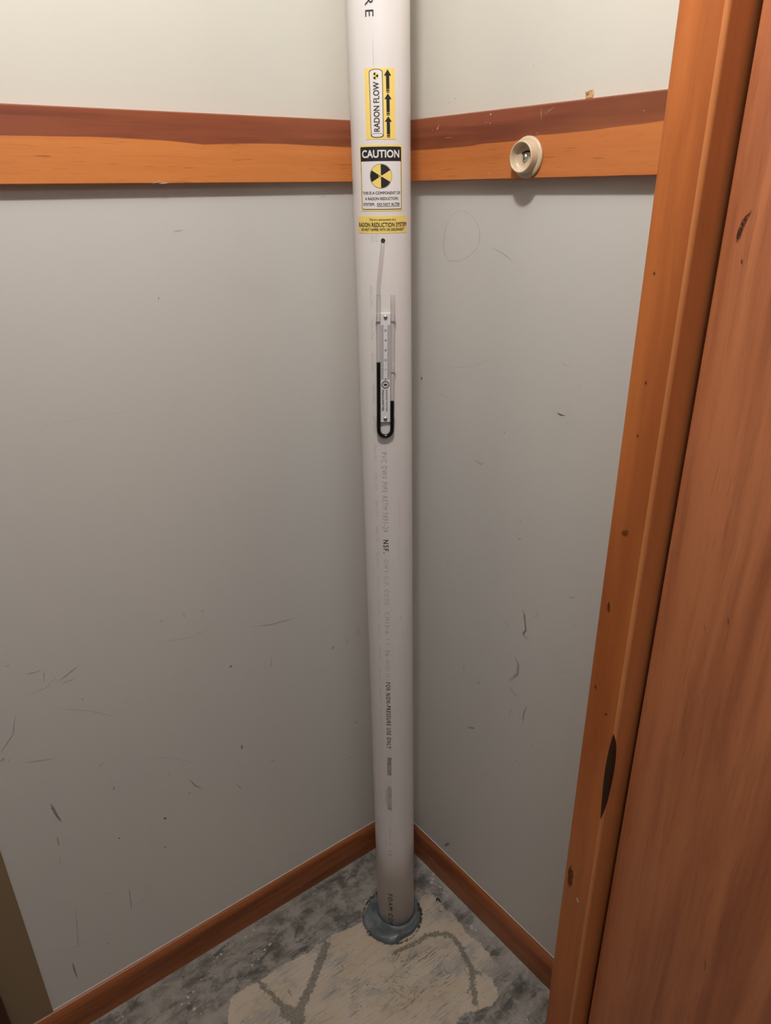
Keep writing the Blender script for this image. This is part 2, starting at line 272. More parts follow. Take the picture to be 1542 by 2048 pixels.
SD = [([[-0.6617,1.4959],[-0.6567,1.4872],[-0.6537,1.4766],[-0.6528,1.4682],[-0.6525,1.4646]],0.00431,0.9),([[-0.6607,1.4494],[-0.6619,1.4436]],0.00184,0.7),([[-0.725,1.0393],[-0.7274,1.0279]],0.00274,0.6),([[-0.6974,1.017],[-0.7035,1.0025]],0.00105,0.5),([[-0.6683,1.4479],[-0.6693,1.4451]],0.00153,-0.4),([[-0.6462,1.0963],[-0.6477,1.0936]],0.00137,0.5),([[-0.6341,1.0231],[-0.6352,1.0221]],0.00143,-0.5),([[-0.6541,0.4441],[-0.6531,0.3892]],0.00148,-0.3),([[-0.788,0.5397],[-0.7915,0.5357]],0.0018,-0.4),([[-0.7985,0.4851],[-0.8006,0.4584]],0.00281,0.45),([[-0.7624,0.8704],[-0.7637,0.8688]],0.00148,-0.4),([[-0.7913,0.5215],[-0.7933,0.5198]],0.00182,-0.4)]
SC = [([[-0.6089,0.841],[-0.6106,0.8372]],0.0023,0.8),([[-0.5865,0.8769],[-0.5883,0.87]],0.00228,0.5),([[-0.5867,0.5137],[-0.5882,0.494],[-0.5888,0.4643]],0.00567,0.45),([[-0.6056,0.4596],[-0.6086,0.4473]],0.0024,-0.4),([[-0.603,0.6803],[-0.6044,0.6796]],0.00169,-0.4),([[-0.5984,1.3113],[-0.5997,1.3161]],0.00124,0.7),([[-0.5899,1.4351],[-0.5912,1.4311]],0.00153,0.5),([[-0.5952,1.1167],[-0.6039,1.1255]],0.00533,0.35),([[-0.5901,1.0162],[-0.5916,0.9986]],0.00212,0.5),([[-0.5972,1.252],[-0.5986,1.2463]],0.0019,0.4)]
FG = [([[-0.316,-0.1547],[-0.3374,-0.1718],[-0.3613,-0.189],[-0.3825,-0.207],[-0.4067,-0.2218],[-0.4283,-0.2374],[-0.4421,-0.2528]],0.02029,1),([[-0.4758,-0.1298],[-0.4652,-0.1678],[-0.4585,-0.2021],[-0.4472,-0.2312],[-0.4473,-0.2489]],0.01386,0.9),([[-0.4542,-0.226],[-0.447,-0.2441],[-0.4414,-0.2533]],0.02989,1),([[-0.4289,-0.1892],[-0.4338,-0.2071]],0.00757,0.7),([[-0.1997,-0.2587],[-0.1783,-0.2655],[-0.1484,-0.2693],[-0.1238,-0.269]],0.01552,0.8),([[-0.1238,-0.269],[-0.1002,-0.2817],[-0.0807,-0.2993],[-0.0782,-0.3181],[-0.0804,-0.3348],[-0.0843,-0.3498],[-0.0895,-0.3695],[-0.0949,-0.3856],[-0.1053,-0.4004],[-0.1164,-0.4143],[-0.127,-0.4307],[-0.1353,-0.443]],0.0141,1),([[-0.0967,-0.3843],[-0.0922,-0.3961],[-0.0846,-0.4045]],0.01274,0.9),([[-0.1289,-0.4132],[-0.1308,-0.4172]],0.00503,1),([[-0.1386,-0.4561],[-0.1365,-0.4602]],0.00747,1),([[-0.126,-0.3796],[-0.1062,-0.3914]],0.00381,0.6)]
CREAM = [[-0.5608, -0.1768], [-0.5356, -0.132], [-0.4973, -0.1332], [-0.4544, -0.1372], [-0.4081, -0.1372], [-0.3488, -0.1455], [-0.2875, -0.145], [-0.2361, -0.1544], [-0.2146, -0.1574], [-0.148, -0.2259], [-0.0949, -0.2096], [-0.0798, -0.1867], [-0.049, -0.1886], [-0.0472, -0.2143], [-0.0471, -0.245], [-0.0417, -0.2689], [-0.0448, -0.3054], [-0.0494, -0.3178], [-0.0401, -0.3463], [-0.0408, -0.3879], [-0.0424, -0.4159], [-0.0766, -0.3992], [-0.0708, -0.4259], [-0.0816, -0.4562], [-0.0974, -0.4631], [-0.1136, -0.4642], [-0.1452, -0.4538], [-0.1654, -0.444], [-0.1887, -0.4445], [-0.2027, -0.4541], [-0.5184, -0.463], [-0.666, -0.3547]]
CHIP = [[-0.3889, 1.6305], [-0.3907, 1.6278], [-0.3933, 1.6274], [-0.3959, 1.6306], [-0.3983, 1.6311], [-0.3997, 1.626], [-0.3988, 1.6228], [-0.3899, 1.6225]]
BL = [(-0.609, 1.5855), (-0.49, 1.5868), (-0.403, 1.5847), (-0.348, 1.5809), (-0.291, 1.5833), (-0.226, 1.584), (-0.1, 1.5815)]
BR = [(-0.0877, 1.5759), (-0.1828, 1.576), (-0.2278, 1.5787), (-0.2872, 1.5788), (-0.329, 1.5836), (-0.3746, 1.5836), (-0.4116, 1.5842), (-0.4437, 1.5858), (-0.4817, 1.5867), (-0.5138, 1.5883)]

# ------------------------------------------------------------------ the setting
XW, YW, XF, DOOR_L, DOOR_R, DOOR_H = -2.3, -2.9, -.115, -.6295, -1.46, 2.05
def setting(o, label, cat='structure'): return tag(o, label, cat, 'structure')

def sd_poly(px, py, poly):
    P = np.array(poly); n = len(P); best = np.full(px.shape, 9.); inside = np.zeros(px.shape, bool)
    for i in range(n):
        a, b = P[i], P[(i+1) % n]; d = b-a
        t = np.clip(((px-a[0])*d[0]+(py-a[1])*d[1])/(d@d), 0, 1)
        best = np.minimum(best, np.hypot(px-a[0]-t*d[0], py-a[1]-t*d[1]))
        c = ((a[1] > py) != (b[1] > py)) & (px < (b[0]-a[0])*(py-a[1])/(b[1]-a[1]+1e-12)+a[0]); inside ^= c
    return np.where(inside, best, -best)
SEAL_C = (-.158, -.186)
def seal_r(a):
    return .0645 + .0028*math.sin(2*a+1.0) + .0022*math.sin(5*a+.4) + .0012*math.sin(9*a+2)
xs = np.concatenate([[XW], np.arange(-1.0, .06, .0035), [.25]]); ys = np.concatenate([[YW], np.arange(-.75, .011, .0035), [.1]])
gx, gy = np.meshgrid(xs, ys); fx, fy = gx.ravel(), gy.ravel(); nx = len(xs)
fl = mesh('floor', [(a, b, 0.) for a, b in zip(fx, fy)],
          [(j*nx+i, j*nx+i+1, (j+1)*nx+i+1, (j+1)*nx+i) for j in range(len(ys)-1) for i in range(nx-1)], M_floor)
setting(fl, 'worn grey concrete floor with a scraped patch of old cream coating', 'floor')
cream = np.clip(sd_poly(fx, fy, CREAM), -.1, .1)
glue = np.full(fx.shape, -.1)
for pts, wd, dk in FG:
    for a, b in zip(pts[:-1], pts[1:]):
        a, b = np.array(a), np.array(b); d = b-a
        t = np.clip(((fx-a[0])*d[0]+(fy-a[1])*d[1])/(d@d+1e-12), 0, 1)
        glue = np.maximum(glue, wd*.5*dk - np.hypot(fx-a[0]-t*d[0], fy-a[1]-t*d[1]))
lx = math.cos(PHI)*fx + math.sin(PHI)*fy
dust = np.clip(1-(-lx-.012)/.032, 0, 1)*.85
dust = np.maximum(dust, np.clip(1-(-fy-.010)/.014, 0, 1)*.5)
ang = np.arctan2(fy-SEAL_C[1], fx-SEAL_C[0]); rad = np.hypot(fx-SEAL_C[0], fy-SEAL_C[1])
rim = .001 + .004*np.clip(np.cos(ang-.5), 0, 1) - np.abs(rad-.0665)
for nm, dat in (('cream', cream), ('glue', glue), ('dust', dust), ('rim', rim)):
    fl.data.attributes.new(nm, 'FLOAT', 'POINT').data.foreach_set('value', dat.astype(np.float32))

def floor_scratches():
    rnd = random.Random(11); V, F, I = [], [], []
    def add(x, y, L, a, wd, k):
        n = len(V); m_ = max(2, int(L/.006)); b = a
        for i in range(m_+1):
            e = min(i, m_-i)/m_*2; w_ = wd*(.35+.65*e)*.5
            V.extend([(x-w_*math.sin(b), y+w_*math.cos(b), .0003), (x+w_*math.sin(b), y-w_*math.cos(b), .0003)]); I.extend([k*.78*(.4+.6*e)]*2)
            x += L/m_*math.cos(b); y += L/m_*math.sin(b); b += rnd.uniform(-.06, .06)
        F.extend([(n+2*i, n+2*i+1, n+2*i+3, n+2*i+2) for i in range(m_)])
    P = CREAM
    def ok(x, y): return float(sd_poly(np.array([x]), np.array([y]), P)[0]) > .004
    for i in range(760):
        x, y = rnd.uniform(-.56, -.05), rnd.uniform(-.46, -.13)
        if not ok(x, y): continue
        r = rnd.random()
        if r < .5: add(x, y, rnd.uniform(.012, .07), R(rnd.uniform(-9, 5)), rnd.uniform(.0005, .0013), rnd.uniform(.25, .8))
        elif r < .85 and x > -.36: add(x, y, rnd.uniform(.004, .016), R(rnd.gauss(-35, 30)), rnd.uniform(.0007, .0016), rnd.uniform(.4, .9))
    for cx, cy, n, a in ((-.20, -.29, 40, 12), (-.155, -.30, 26, 5), (-.25, -.31, 30, -60), (-.30, -.27, 22, 8), (-.24, -.36, 26, 10), (-.17, -.36, 22, -20)):
        for i in range(n):
            x, y = rnd.gauss(cx, .018), rnd.gauss(cy, .014)
            if ok(x, y): add(x, y, rnd.uniform(.005, .02), R(a+rnd.gauss(0, 14)), rnd.uniform(.0008, .002), rnd.uniform(.5, 1))
    o = mesh('floor_scratch', V, F, M_scuff, fl); tag(o, kind='stuff')
    o.data.attributes.new('ink', 'FLOAT', 'POINT').data.foreach_set('value', np.array(I, np.float32))
floor_scratches()

wl = MB().box((XW, 0, 0), (.16, .1, CEIL)).build('wall_left', M_wall); setting(wl, 'scuffed pale grey wall with cream paint above the wooden rail, left of the pipe', 'wall')
wr = MB().box((0, YW, 0), (.11, 0, CEIL)).build('wall_right', M_wall, rot=PHI); setting(wr, 'scuffed pale grey wall with cream paint above the wooden rail, right of the pipe', 'wall')
m = MB().box((XF+.016, YW, 0), (0, DOOR_R-.02, CEIL)); m.box((XF+.016, DOOR_R-.02, DOOR_H+.02), (0, -.58, CEIL))
setting(m.build('wall_front', M_far, rot=PHI), 'plain wall framing the door', 'wall')
setting(MB().box((XW-.1, YW, 0), (XW, .1, CEIL)).build('wall_far_left', M_far), 'plain wall at the far left of the room', 'wall')
setting(MB().box((XW-.1, YW-.1, 0), (.3, YW, CEIL)).build('wall_rear', M_far), 'plain wall behind the viewer', 'wall')
setting(MB().box((XW-.1, YW-.1, CEIL), (.3, .1, CEIL+.08)).build('ceiling', M_ceil), 'plain pale ceiling', 'ceiling')

def ribbon(name, strokes, plane, mats, parent):
    """worn marks as thin ribbons lying on a plane: plane(u, z, lift) gives the point"""
    rnd = random.Random(5)
    for sign, mat, nm in ((1, mats[0], name), (-1, mats[1], 'pale_nick')):
        V, F, I = [], [], []
        for pts, wd, dk in strokes:
            if dk*sign <= 0: continue
            P = [Vector((p[0], p[1])) for p in pts]
            Q = []
            for a, b in zip(P[:-1], P[1:]):
                k = max(2, int((b-a).length/.004))
                Q += [a.lerp(b, i/k) for i in range(k)]
            Q.append(P[-1])
            n = len(Q); base = len(V)
            for i, q in enumerate(Q):
                t = (Q[min(i+1, n-1)]-Q[max(i-1, 0)]).normalized(); nr = Vector((-t.y, t.x))
                e = min(i, n-1-i)/max(1, (n-1)/2); tap = .35+.65*min(1, e*2.2) if n > 2 else 1
                w2 = max(wd*.5*tap, .00028)*(.8+.4*rnd.random())
                for s in (-1, 1): V.append(plane(*(q+nr*s*w2), .00035)); I.append(abs(dk)*(.55+.45*min(1, e*2)))
            F += [(base+2*i, base+2*i+1, base+2*i+3, base+2*i+2) for i in range(n-1)]
        if not V: continue
        o = mesh(nm, V, F, mat, parent); o.visible_shadow = True
        o.data.attributes.new('ink', 'FLOAT', 'POINT').data.foreach_set('value', np.array(I, np.float32))
        tag(o, kind='stuff')
ribbon('scuff_mark', SL, lambda u, z, l: (u, -l, z), (M_scuff, M_chip), wl)
ribbon('scuff_mark', SR, lambda u, z, l: (-l, u, z), (M_scuff, M_chip), wr)

# torn paper and bared gypsum above the side rail
m = MB(); c0 = (sum(p[0] for p in CHIP)/8, sum(p[1] for p in CHIP)/8)
m.v = [(-.0012, p[0], p[1]) for p in CHIP] + [(-.0003, c0[0]+(p[0]-c0[0])*1.25, c0[1]+(p[1]-c0[1])*1.2) for p in CHIP]
m.f = [tuple(range(8))] + [(i, (i+1) % 8, 8+(i+1) % 8, 8+i) for i in range(8)]
tag(m.build('plaster_chip', plain('bare_gypsum', (.52, .34, .17), .8, .2), wr), 'tan patch of bared plaster where the paint has torn away')
m = MB().rings([[(-.0016-.0012*math.sin(k*.9), -.3892-.0012*k+s*.0005, 1.6290-.0011*math.sin(k*.8)+s*.0012) for s in (-1, 1)] for k in range(9)], cap=False, closed=False)
m.build('torn_flap', plain('torn_paper', (.30, .17, .07), .8, .2), wr)

# rails: heart-wood along the top, the boundary wanders along the length
ZT, ZB, TR = 1.6201, 1.5311, .0176
def rail(name, u0_, u1_, bnd, put, mat, label, rot=0.):
    n = 90; us = [u0_+(u1_-u0_)*i/n for i in range(n+1)]
    bx = [b[0] for b in bnd][::-1] if bnd[0][0] > bnd[-1][0] else [b[0] for b in bnd]
    bz = [b[1] for b in bnd][::-1] if bnd[0][0] > bnd[-1][0] else [b[1] for b in bnd]
    prof = [(0, ZB), (TR-.0012, ZB), (TR, ZB+.0012), (TR, ZT-.0015), (TR-.0015, ZT), (0, ZT)]
    V, H = [], []
    for u in us:
        b = float(np.interp(u, bx, bz))
        for d, z in prof: V.append(put(u, d, z)); H.append(z-b)
    k = len(prof)
    F = [(i*k+j, i*k+j+1, (i+1)*k+j+1, (i+1)*k+j) for i in range(n) for j in range(k-1)] + [tuple(range(k)), tuple(n*k+j for j in range(k))]
    o = mesh(name, V, F, mat, rot=rot)
    o.data.attributes.new('heart', 'FLOAT', 'POINT').data.foreach_set('value', np.array(H, np.float32))
    return setting(o, label, 'rail')
rl = rail('trim_1', -1.3, 0, BL, lambda u, d, z: (u, -d, z), M_rail, 'two-tone orange and reddish wooden rail on the wall left of the pipe')
rt = rail('trim_2', -.5768, -TR, BR, lambda u, d, z: (-d, u, z), M_rail_r, 'two-tone orange and reddish wooden rail carrying the round cream socket', PHI)
ribbon('pale_nick', SLR, lambda u, z, l: (u, -TR-l, z), (M_scuff, M_chip), rl)
ribbon('pale_nick', SRR, lambda u, z, l: (-TR-l, u, z), (M_scuff, M_chip), rt)

# baseboards: rounded top, slightly raked face
def base(name, u0_, u1_, th, h, put, mat, label, rot=0.):
    prof = [(0, 0), (th, 0), (th, h*.50), (th*.97, h*.68), (th*.88, h*.80), (th*.70, h*.90), (th*.44, h*.97), (th*.18, h), (0, h)]
    m = MB().rings([[put(u, d, z) for d, z in prof] for u in (u0_, u1_)])
    o = m.build(name, mat, smooth=False, rot=rot); bevel(o, .0008, 1, 60); return setting(o, label, 'baseboard')
bl = base('baseboard_left', -1.3, 0, .0122, .0793, lambda u, d, z: (u, -d, z), M_base, 'brown wooden baseboard along the wall left of the pipe')
br = base('baseboard_right', -.5768, -.0122, .0155, .078, lambda u, d, z: (-d, u, z), M_base_r, 'brown wooden baseboard between the pipe corner and the door casing', PHI)
# caulk line where paint meets the boards
MB().box((-1.3, -.0012, .0788), (0, 0, .0800)).build('caulk_line', M_wht, bl)
MB().box((-.0012, -.5768, .0775), (0, -.005, .0786)).build('caulk_line', M_wht, br)
NB = [([(-.139, .045), (-.150, .040), (-.158, .036)], .0030, -.45), ([(-.160, .037), (-.170, .033)], .0040, -.5), ([(-.235, .045), (-.240, .040)], .002, -.6), ([(-.262, .060), (-.265, .048)], .0035, -.4), ([(-.252, .030), (-.256, .027)], .002, -.6)]
ribbon('pale_nick', NB, lambda u, z, l: (-.0155-l, u, z), (M_scuff, M_chip), br)
NBL = [([(-.55+.11*i+.03*math.sin(i*7), .03+.012*math.sin(i*5)), (-.548+.11*i+.03*math.sin(i*7), .034+.012*math.sin(i*5))], .0016, -.5) for i in range(5)]
ribbon('pale_nick', NBL, lambda u, z, l: (u, -.0122-l, z), (M_scuff, M_chip), bl)

# door casing with its jamb, rounded where face turns into the reveal
EL = -.5768
prof = [(0, EL), (XF+.0015, EL), (XF, EL-.0015)]
prof += [(XF+.005-.005*math.cos(R(a)), DOOR_L+.005-.005*math.sin(R(a))) for a in range(0, 91, 15)]
prof += [(0, DOOR_L)]
tc = MB().rings([[(x, y, z) for x, y in prof] for z in (0, DOOR_H+.02)]).build('trim_3', M_case, rot=PHI)
tc.data.materials.append(M_jamb)
for p in tc.data.polygons:
    c_ = p.center; p.material_index = 1 if c_.y < DOOR_L+.0048 else 0
setting(tc, 'orange-brown wooden door jamb with rounded inner edge', 'jamb')
ribbon('knot_mark', [(p, w_*1.7, max(-1, min(1, d*1.7))) for p, w_, d in SC], lambda u, z, l: (XF-l, min(max(u, -.6240), EL-.002), z), (M_knot, M_chip), tc)
def corner_pt(s, lift):
    """point s metres round the jamb's rounded edge (0 = middle of the round, + = into the reveal)"""
    r = .005; L = r*math.pi/4; cx_, cy_ = XF+r, DOOR_L+r
    if s < -L: return (XF-lift, cy_+(-s-L))
    if s > L: return (cx_+(s-L), DOOR_L-lift)
    a = math.pi/4*(1+s/L); return (cx_-(r+lift)*math.cos(a), cy_-(r+lift)*math.sin(a))
V = []; nz, ns = 14, 8
for i in range(nz+1):
    k = i/nz; z = .650+.165*k; wv = math.sin(math.pi*k**1.25)**.8 if 0 < k < 1 else 0
    for j in range(ns+1):
        s = -.0045*wv-.003+(.0155*wv+.0004)*j/ns; V.append((*corner_pt(s, .0004), z))
F = [(i*(ns+1)+j, i*(ns+1)+j+1, (i+1)*(ns+1)+j+1, (i+1)*(ns+1)+j) for i in range(nz) for j in range(ns)]
mesh('bark_edge', V, F, plain('bark_brown', (.045, .014, .006), .6, .3), tc, smooth=True)['label'] = 'dark brown wane along the edge'
m = MB().box((XF, DOOR_R-.062, 0), (XF+.016, DOOR_R+.001, DOOR_H+.06)); m.box((XF+.001, DOOR_R-.02, 0), (0, DOOR_R+.001, DOOR_H))
setting(bevel(m.build('trim_4', M_case, rot=PHI), .003), 'orange-brown wooden door casing beyond the door', 'casing')
# door
XD = -.068
dr = MB().box((XD, DOOR_R+.004, .008), (XD+.035, DOOR_L-.0060, DOOR_H-.004)).build('door_1', M_door, rot=PHI); bevel(dr, .0015, 2)
setting(dr, 'flat brown wooden door with streaky vertical grain', 'door')
ribbon('knot_mark', SD, lambda u, z, l: (XD-l, u, z), (M_knot, M_chip), dr)
m = MB(); kp = [(.026, 0), (.026, .006), (.012, .010), (.011, .032), (.022, .040), (.027, .052), (.020, .064), (.004, .067)]
m.rings([[(XD-d, -1.39+r*math.cos(2*math.pi*k/20), .96+r*math.sin(2*math.pi*k/20)) for k in range(20)] for r, d in kp])
m.build('door_knob', plain('brass', (.60, .42, .16), .3, .5, 1.), dr, smooth=True)
# tan upright strip and dark post at the left end of the back wall
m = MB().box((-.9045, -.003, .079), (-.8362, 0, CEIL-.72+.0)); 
setting(m.build('trim_5', M_tan), 'flat tan strip, its colour darkened for weak light, at the left end of the pale wall', 'trim')
m = MB().box((-.985, -.024, .0), (-.9045, 0, CEIL-.72))
setting(bevel(m.build('trim_6', M_dark), .002), 'dark red-brown upright board at the left edge of the wall', 'trim')

# ------------------------------------------------------------------ vent pipe
PR, TX, TY = .0415, -.0065, .0034
def axis(z): return (-.1467+TX*(z-.5), -.1805+TY*(z-.5))
BASE = (*axis(0), 0.)
def cyl(th, z, rho):
    a, b = axis(z); return (a+rho*math.cos(th), b+rho*math.sin(th), z)
rings = []
zs = [.002, .25, .5, .75, 1., 1.25, 1.5, 1.75, 2., CEIL-.001]
pipe = MB().rings([[cyl(2*math.pi*k/96, z, PR) for k in range(96)] for z in zs]).build('vent_pipe', M_pvc, smooth=True, loc=BASE)
for p in pipe.data.polygons:
    if len(p.vertices) > 4: p.use_smooth = False
tag(pipe, 'tall white plastic radon vent pipe with yellow stickers standing in the corner', 'pipe')
def onpipe(name, verts, faces, mat, parent=pipe, **k):
    """verts in world metres, parented (through any parent chain) to the pipe whose origin is BASE"""
    return mesh(name, [(v[0]-BASE[0], v[1]-BASE[1], v[2]) for v in verts], faces, mat, parent, **k)

class Map:
    """flat label metres (u right, w up) wrapped on the pipe about (theta, z)"""
    def __init__(s, th, z): s.th, s.z = R(th), z
    def __call__(s, u, w, lift): return cyl(s.th+u/PR, s.z+w, PR+lift)

_tc = {}
def glyphs(text, bold, gap=1.):
    if (text, gap) in _tc: return _tc[(text, gap)]
    c = bpy.data.curves.new('t', 'FONT'); c.body = text; c.space_character = gap; c.resolution_u = 3; c.size = 1
    o = bpy.data.objects.new('t', c); COL.objects.link(o)
    dg = bpy.context.evaluated_depsgraph_get(); ev = o.evaluated_get(dg); me = ev.to_mesh()
    v = [(q.co.x, q.co.y) for q in me.vertices]; f = [tuple(p.vertices) for p in me.polygons]
    ev.to_mesh_clear(); bpy.data.objects.remove(o); bpy.data.curves.remove(c)
    _tc[(text, gap)] = (v, f); return v, f
def text2d(text, x0, x1, y0, y1, rot=0, bold=.0, slant=0., gap=1.):
    """text stretched to fill the box; rot 90 reads upwards, -90 reads downwards"""
    v, f = glyphs(text, 0, gap)
    if bold:                                      # heavier print: overlaid copies a hair apart
        n = len(v); sh = ((0, 0), (bold, bold), (-bold, bold), (bold, -bold), (-bold, -bold))
        f = [tuple(i+k*n for i in q) for k in range(5) for q in f]; v = [(x+a, y+b) for a, b in sh for x, y in v]
    m_ = len(v)//5 if bold else len(v)+1
    a0, a1 = min(p[0] for p in v), max(p[0] for p in v); b0, b1 = min(p[1] for p in v), max(p[1] for p in v)
    out = []
    for i, (x, y) in enumerate(v):
        d = (i//m_)*1.6e-5; s, t = (x-a0)/(a1-a0), (y-b0)/(b1-b0); s += slant*(t-.5)
        if rot == 90: out.append((x1-(x1-x0)*t, y0+(y1-y0)*s, d))
        elif rot == -90: out.append((x0+(x1-x0)*t, y1-(y1-y0)*s, d))
        else: out.append((x0+(x1-x0)*s, y0+(y1-y0)*t, d))
    return out, f
def slice_u(v, f, step=.0022):
    """cut flat faces along the label's height so that they bend round the pipe"""
    v = [(*p, 0.)[:3] for p in v]
    bm = bmesh.new(); q = [bm.verts.new(p) for p in v]
    for p in f:
        try: bm.faces.new([q[i] for i in p])
        except ValueError: pass
    bmesh.ops.triangulate(bm, faces=bm.faces)
    u = min(p[0] for p in v)+step; hi = max(p[0] for p in v)
    while u < hi:
        bmesh.ops.bisect_plane(bm, geom=bm.verts[:]+bm.edges[:]+bm.faces[:], plane_co=(u, 0, 0), plane_no=(1, 0, 0), dist=1e-7); u += step
    bm.verts.index_update()
    out = [tuple(p.co) for p in bm.verts], [tuple(p.index for p in g.verts) for g in bm.faces]
    bm.free(); return out
class Flat:
    """collects flat shapes for one printed colour"""
    def __init__(s): s.v = []; s.f = []
    def add(s, vf):
        n = len(s.v); s.v += vf[0]; s.f += [tuple(i+n for i in q) for q in vf[1]]; return s
    def rect(s, x0, x1, y0, y1, nx=1):
        n = len(s.v)
        for i in range(nx+1):
            x = x0+(x1-x0)*i/nx; s.v += [(x, y0), (x, y1)]
        s.f += [(n+2*i, n+2*i+2, n+2*i+3, n+2*i+1) for i in range(nx)]; return s
    def poly(s, pts): n = len(s.v); s.v += pts; s.f.append(tuple(range(n, n+len(pts)))); return s
    def ring(s, cx, cy, a, b, wd, t0=0., t1=360., k=48):
        n = len(s.v)
        for i in range(k+1):
            t = R(t0+(t1-t0)*i/k)
            s.v += [(cx+a*math.cos(t), cy+b*math.sin(t)), (cx+(a-wd)*math.cos(t), cy+(b-wd)*math.sin(t))]
        s.f += [(n+2*i, n+2*i+2, n+2*i+3, n+2*i+1) for i in range(k)]; return s
    def wedge(s, cx, cy, a, b, t0, t1, inner=0., k=10): return s.ring(cx, cy, a, b, a*(1-inner), t0, t1, k)
    def disc(s, cx, cy, a, b, k=40): return s.poly([(cx+a*math.cos(2*math.pi*i/k), cy+b*math.sin(2*math.pi*i/k)) for i in range(k)])
    def build(s, name, mat, parent, mp, lift):
        v, f = slice_u(s.v, s.f)
        return onpipe(name, [mp(u, w_, lift+d) for u, w_, d in v], f, mat, parent)
def columns(x0, x1, r, n=24):
    us = [x0+(x1-x0)*i/n for i in range(n+1)]
    if r: us += [x0+r*k for k in (.03, .1, .22, .4, .65)] + [x1-r*k for k in (.03, .1, .22, .4, .65)]
    return sorted(us)
def sticker(mp, W, H, mat, label, cr=.0):
    V = []; us = columns(-W/2, W/2, cr); n = len(us)-1
    for u in us:
        e = min(u+W/2, W/2-u); d = cr-math.sqrt(max(0, cr*cr-(cr-e)**2)) if e < cr else 0
        V += [mp(u, -H/2+d, .0001), mp(u, -H/2+d, .00028), mp(u, H/2-d, .00028), mp(u, H/2-d, .0001)]
    F = [(4*i+j, 4*i+4+j, 4*i+4+(j+1) % 4, 4*i+(j+1) % 4) for i in range(n) for j in range(4)] + [(0, 1, 2, 3), (4*n, 4*n+1, 4*n+2, 4*n+3)]
    o = onpipe('sticker', V, F, mat, pipe); o['label'] = label; return o
L1, L2, L3 = .00042, .00052, .00062

# flow sticker
W, H = .0408, .0817; mp = Map(-125.6, 1.6222)
st = sticker(mp, W, H, M_yel, 'yellow RADON FLOW sticker with three black arrows pointing up')
X = lambda px: -W/2+W*(px-190)/770
Y = lambda py: -H/2+H*(1910-py)/1830
arc = [(X(480+158*math.cos(R(t))), Y(190-75*math.sin(R(t)))) for t in range(0, 181, 10)]
body = arc + [(X(338), Y(1800))] + [(X(488+150*math.cos(R(t))), Y(1805+58*math.sin(R(t)))) for t in range(180, -1, -12)]
def grow(pts, k, c): return [(c[0]+(x-c[0])*(1+k[0]), c[1]+(y-c[1])*(1+k[1])) for x, y in pts]
cc = (X(482), Y(990))
Flat().poly(grow(body, (.075, .012), cc)).build('pipe_symbol_outline', M_ink, st, mp, L1)
Flat().poly(grow(body, (-.03, -.006), cc)).build('pipe_symbol', M_wht, st, mp, L2)
Flat().ring(X(488), Y(1805), .0077, .0026, .00045).build('pipe_symbol_mouth', M_ink, st, mp, L3)
Flat().add(text2d('RADON FLOW', X(408), X(558), Y(1712), Y(425), 90, .016)).build('lettering', M_ink, st, mp, L3)
f = Flat()
for a, b, c_, d, e in ((115, 275, 615, (628, 664), (680, 702)), (720, 868, 1205, (1218, 1254), (1268, 1290)), (1310, 1452, 1785, (1797, 1833), (1845, 1868))):
    f.poly([(X(772), Y(a)), (X(680), Y(b)), (X(865), Y(b))]).rect(X(730), X(814), Y(c_), Y(b-2))
    f.rect(X(730), X(814), Y(d[1]), Y(d[0])).rect(X(730), X(814), Y(e[1]), Y(e[0]))
f.build('arrow', M_blk, st, mp, L1)
cx, cy = X(475), Y(280)
Flat().disc(cx, cy, .0036, .0041).build('hazard_symbol', M_yel, st, mp, L3)
f = Flat()
for t in (90, -30, 210): f.wedge(cx, cy, .0035, .0040, t, t+60, .12)
f.build('hazard_symbol_blade', M_blk, st, mp, L3+.0001)

# caution sticker
W, H = .0628, .0822; mp = Map(-126.0, 1.5337)
st = sticker(mp, W, H, M_yel, 'white and yellow CAUTION sticker with a radiation symbol', .0022)
X = lambda a: -W/2+W*a
Y = lambda b: -H/2+H*b
def rrect(x0, x1, y0, y1, r, k=6):
    out = []
    for cx_, cy_, t0 in ((x1-r, y1-r, 0), (x0+r, y1-r, 90), (x0+r, y0+r, 180), (x1-r, y0+r, 270)):
        out += [(cx_+r*math.cos(R(t0+90*i/k)), cy_+r*math.sin(R(t0+90*i/k))) for i in range(k+1)]
    return out
def panel(x0, x1, y0, y1, r):
    """rounded panel cut into columns so that it follows the round pipe"""
    f = Flat(); V = []; us = columns(x0, x1, r); n = len(us)-1
    for u in us:
        e = min(u-x0, x1-u); d = r-math.sqrt(max(0, r*r-(r-e)**2)) if e < r else 0
        V += [(u, y0+d), (u, y1-d*.25)]
    f.v = V; f.f = [(2*i, 2*i+2, 2*i+3, 2*i+1) for i in range(n)]; return f
panel(X(.022), X(.972), Y(.024), Y(.972), .0025).build('panel_border', M_blk, st, mp, L1)
panel(X(.036), X(.958), Y(.034), Y(.757), .002).build('panel', M_wht, st, mp, L2)
Flat().add(text2d('CAUTION', X(.066), X(.918), Y(.808), Y(.925), 0, .024)).build('heading', M_wht, st, mp, L2)
f = Flat()
f.add(text2d('THIS IS A COMPONENT OF', X(.055), X(.932), Y(.256), Y(.303), 0, .020))
f.add(text2d('A RADON REDUCTION', X(.115), X(.868), Y(.170), Y(.216), 0, .020))
f.add(text2d('SYSTEM.', X(.066), X(.345), Y(.082), Y(.128), 0, .020)).add(text2d('DO NOT ALTER', X(.395), X(.915), Y(.082), Y(.128), 0, .020))
f.rect(X(.395), X(.918), Y(.066), Y(.073), 10)
f.build('lettering', M_ink, st, mp, L3)
cx, cy, rr_ = X(.490), Y(.535), .0150
f = Flat()
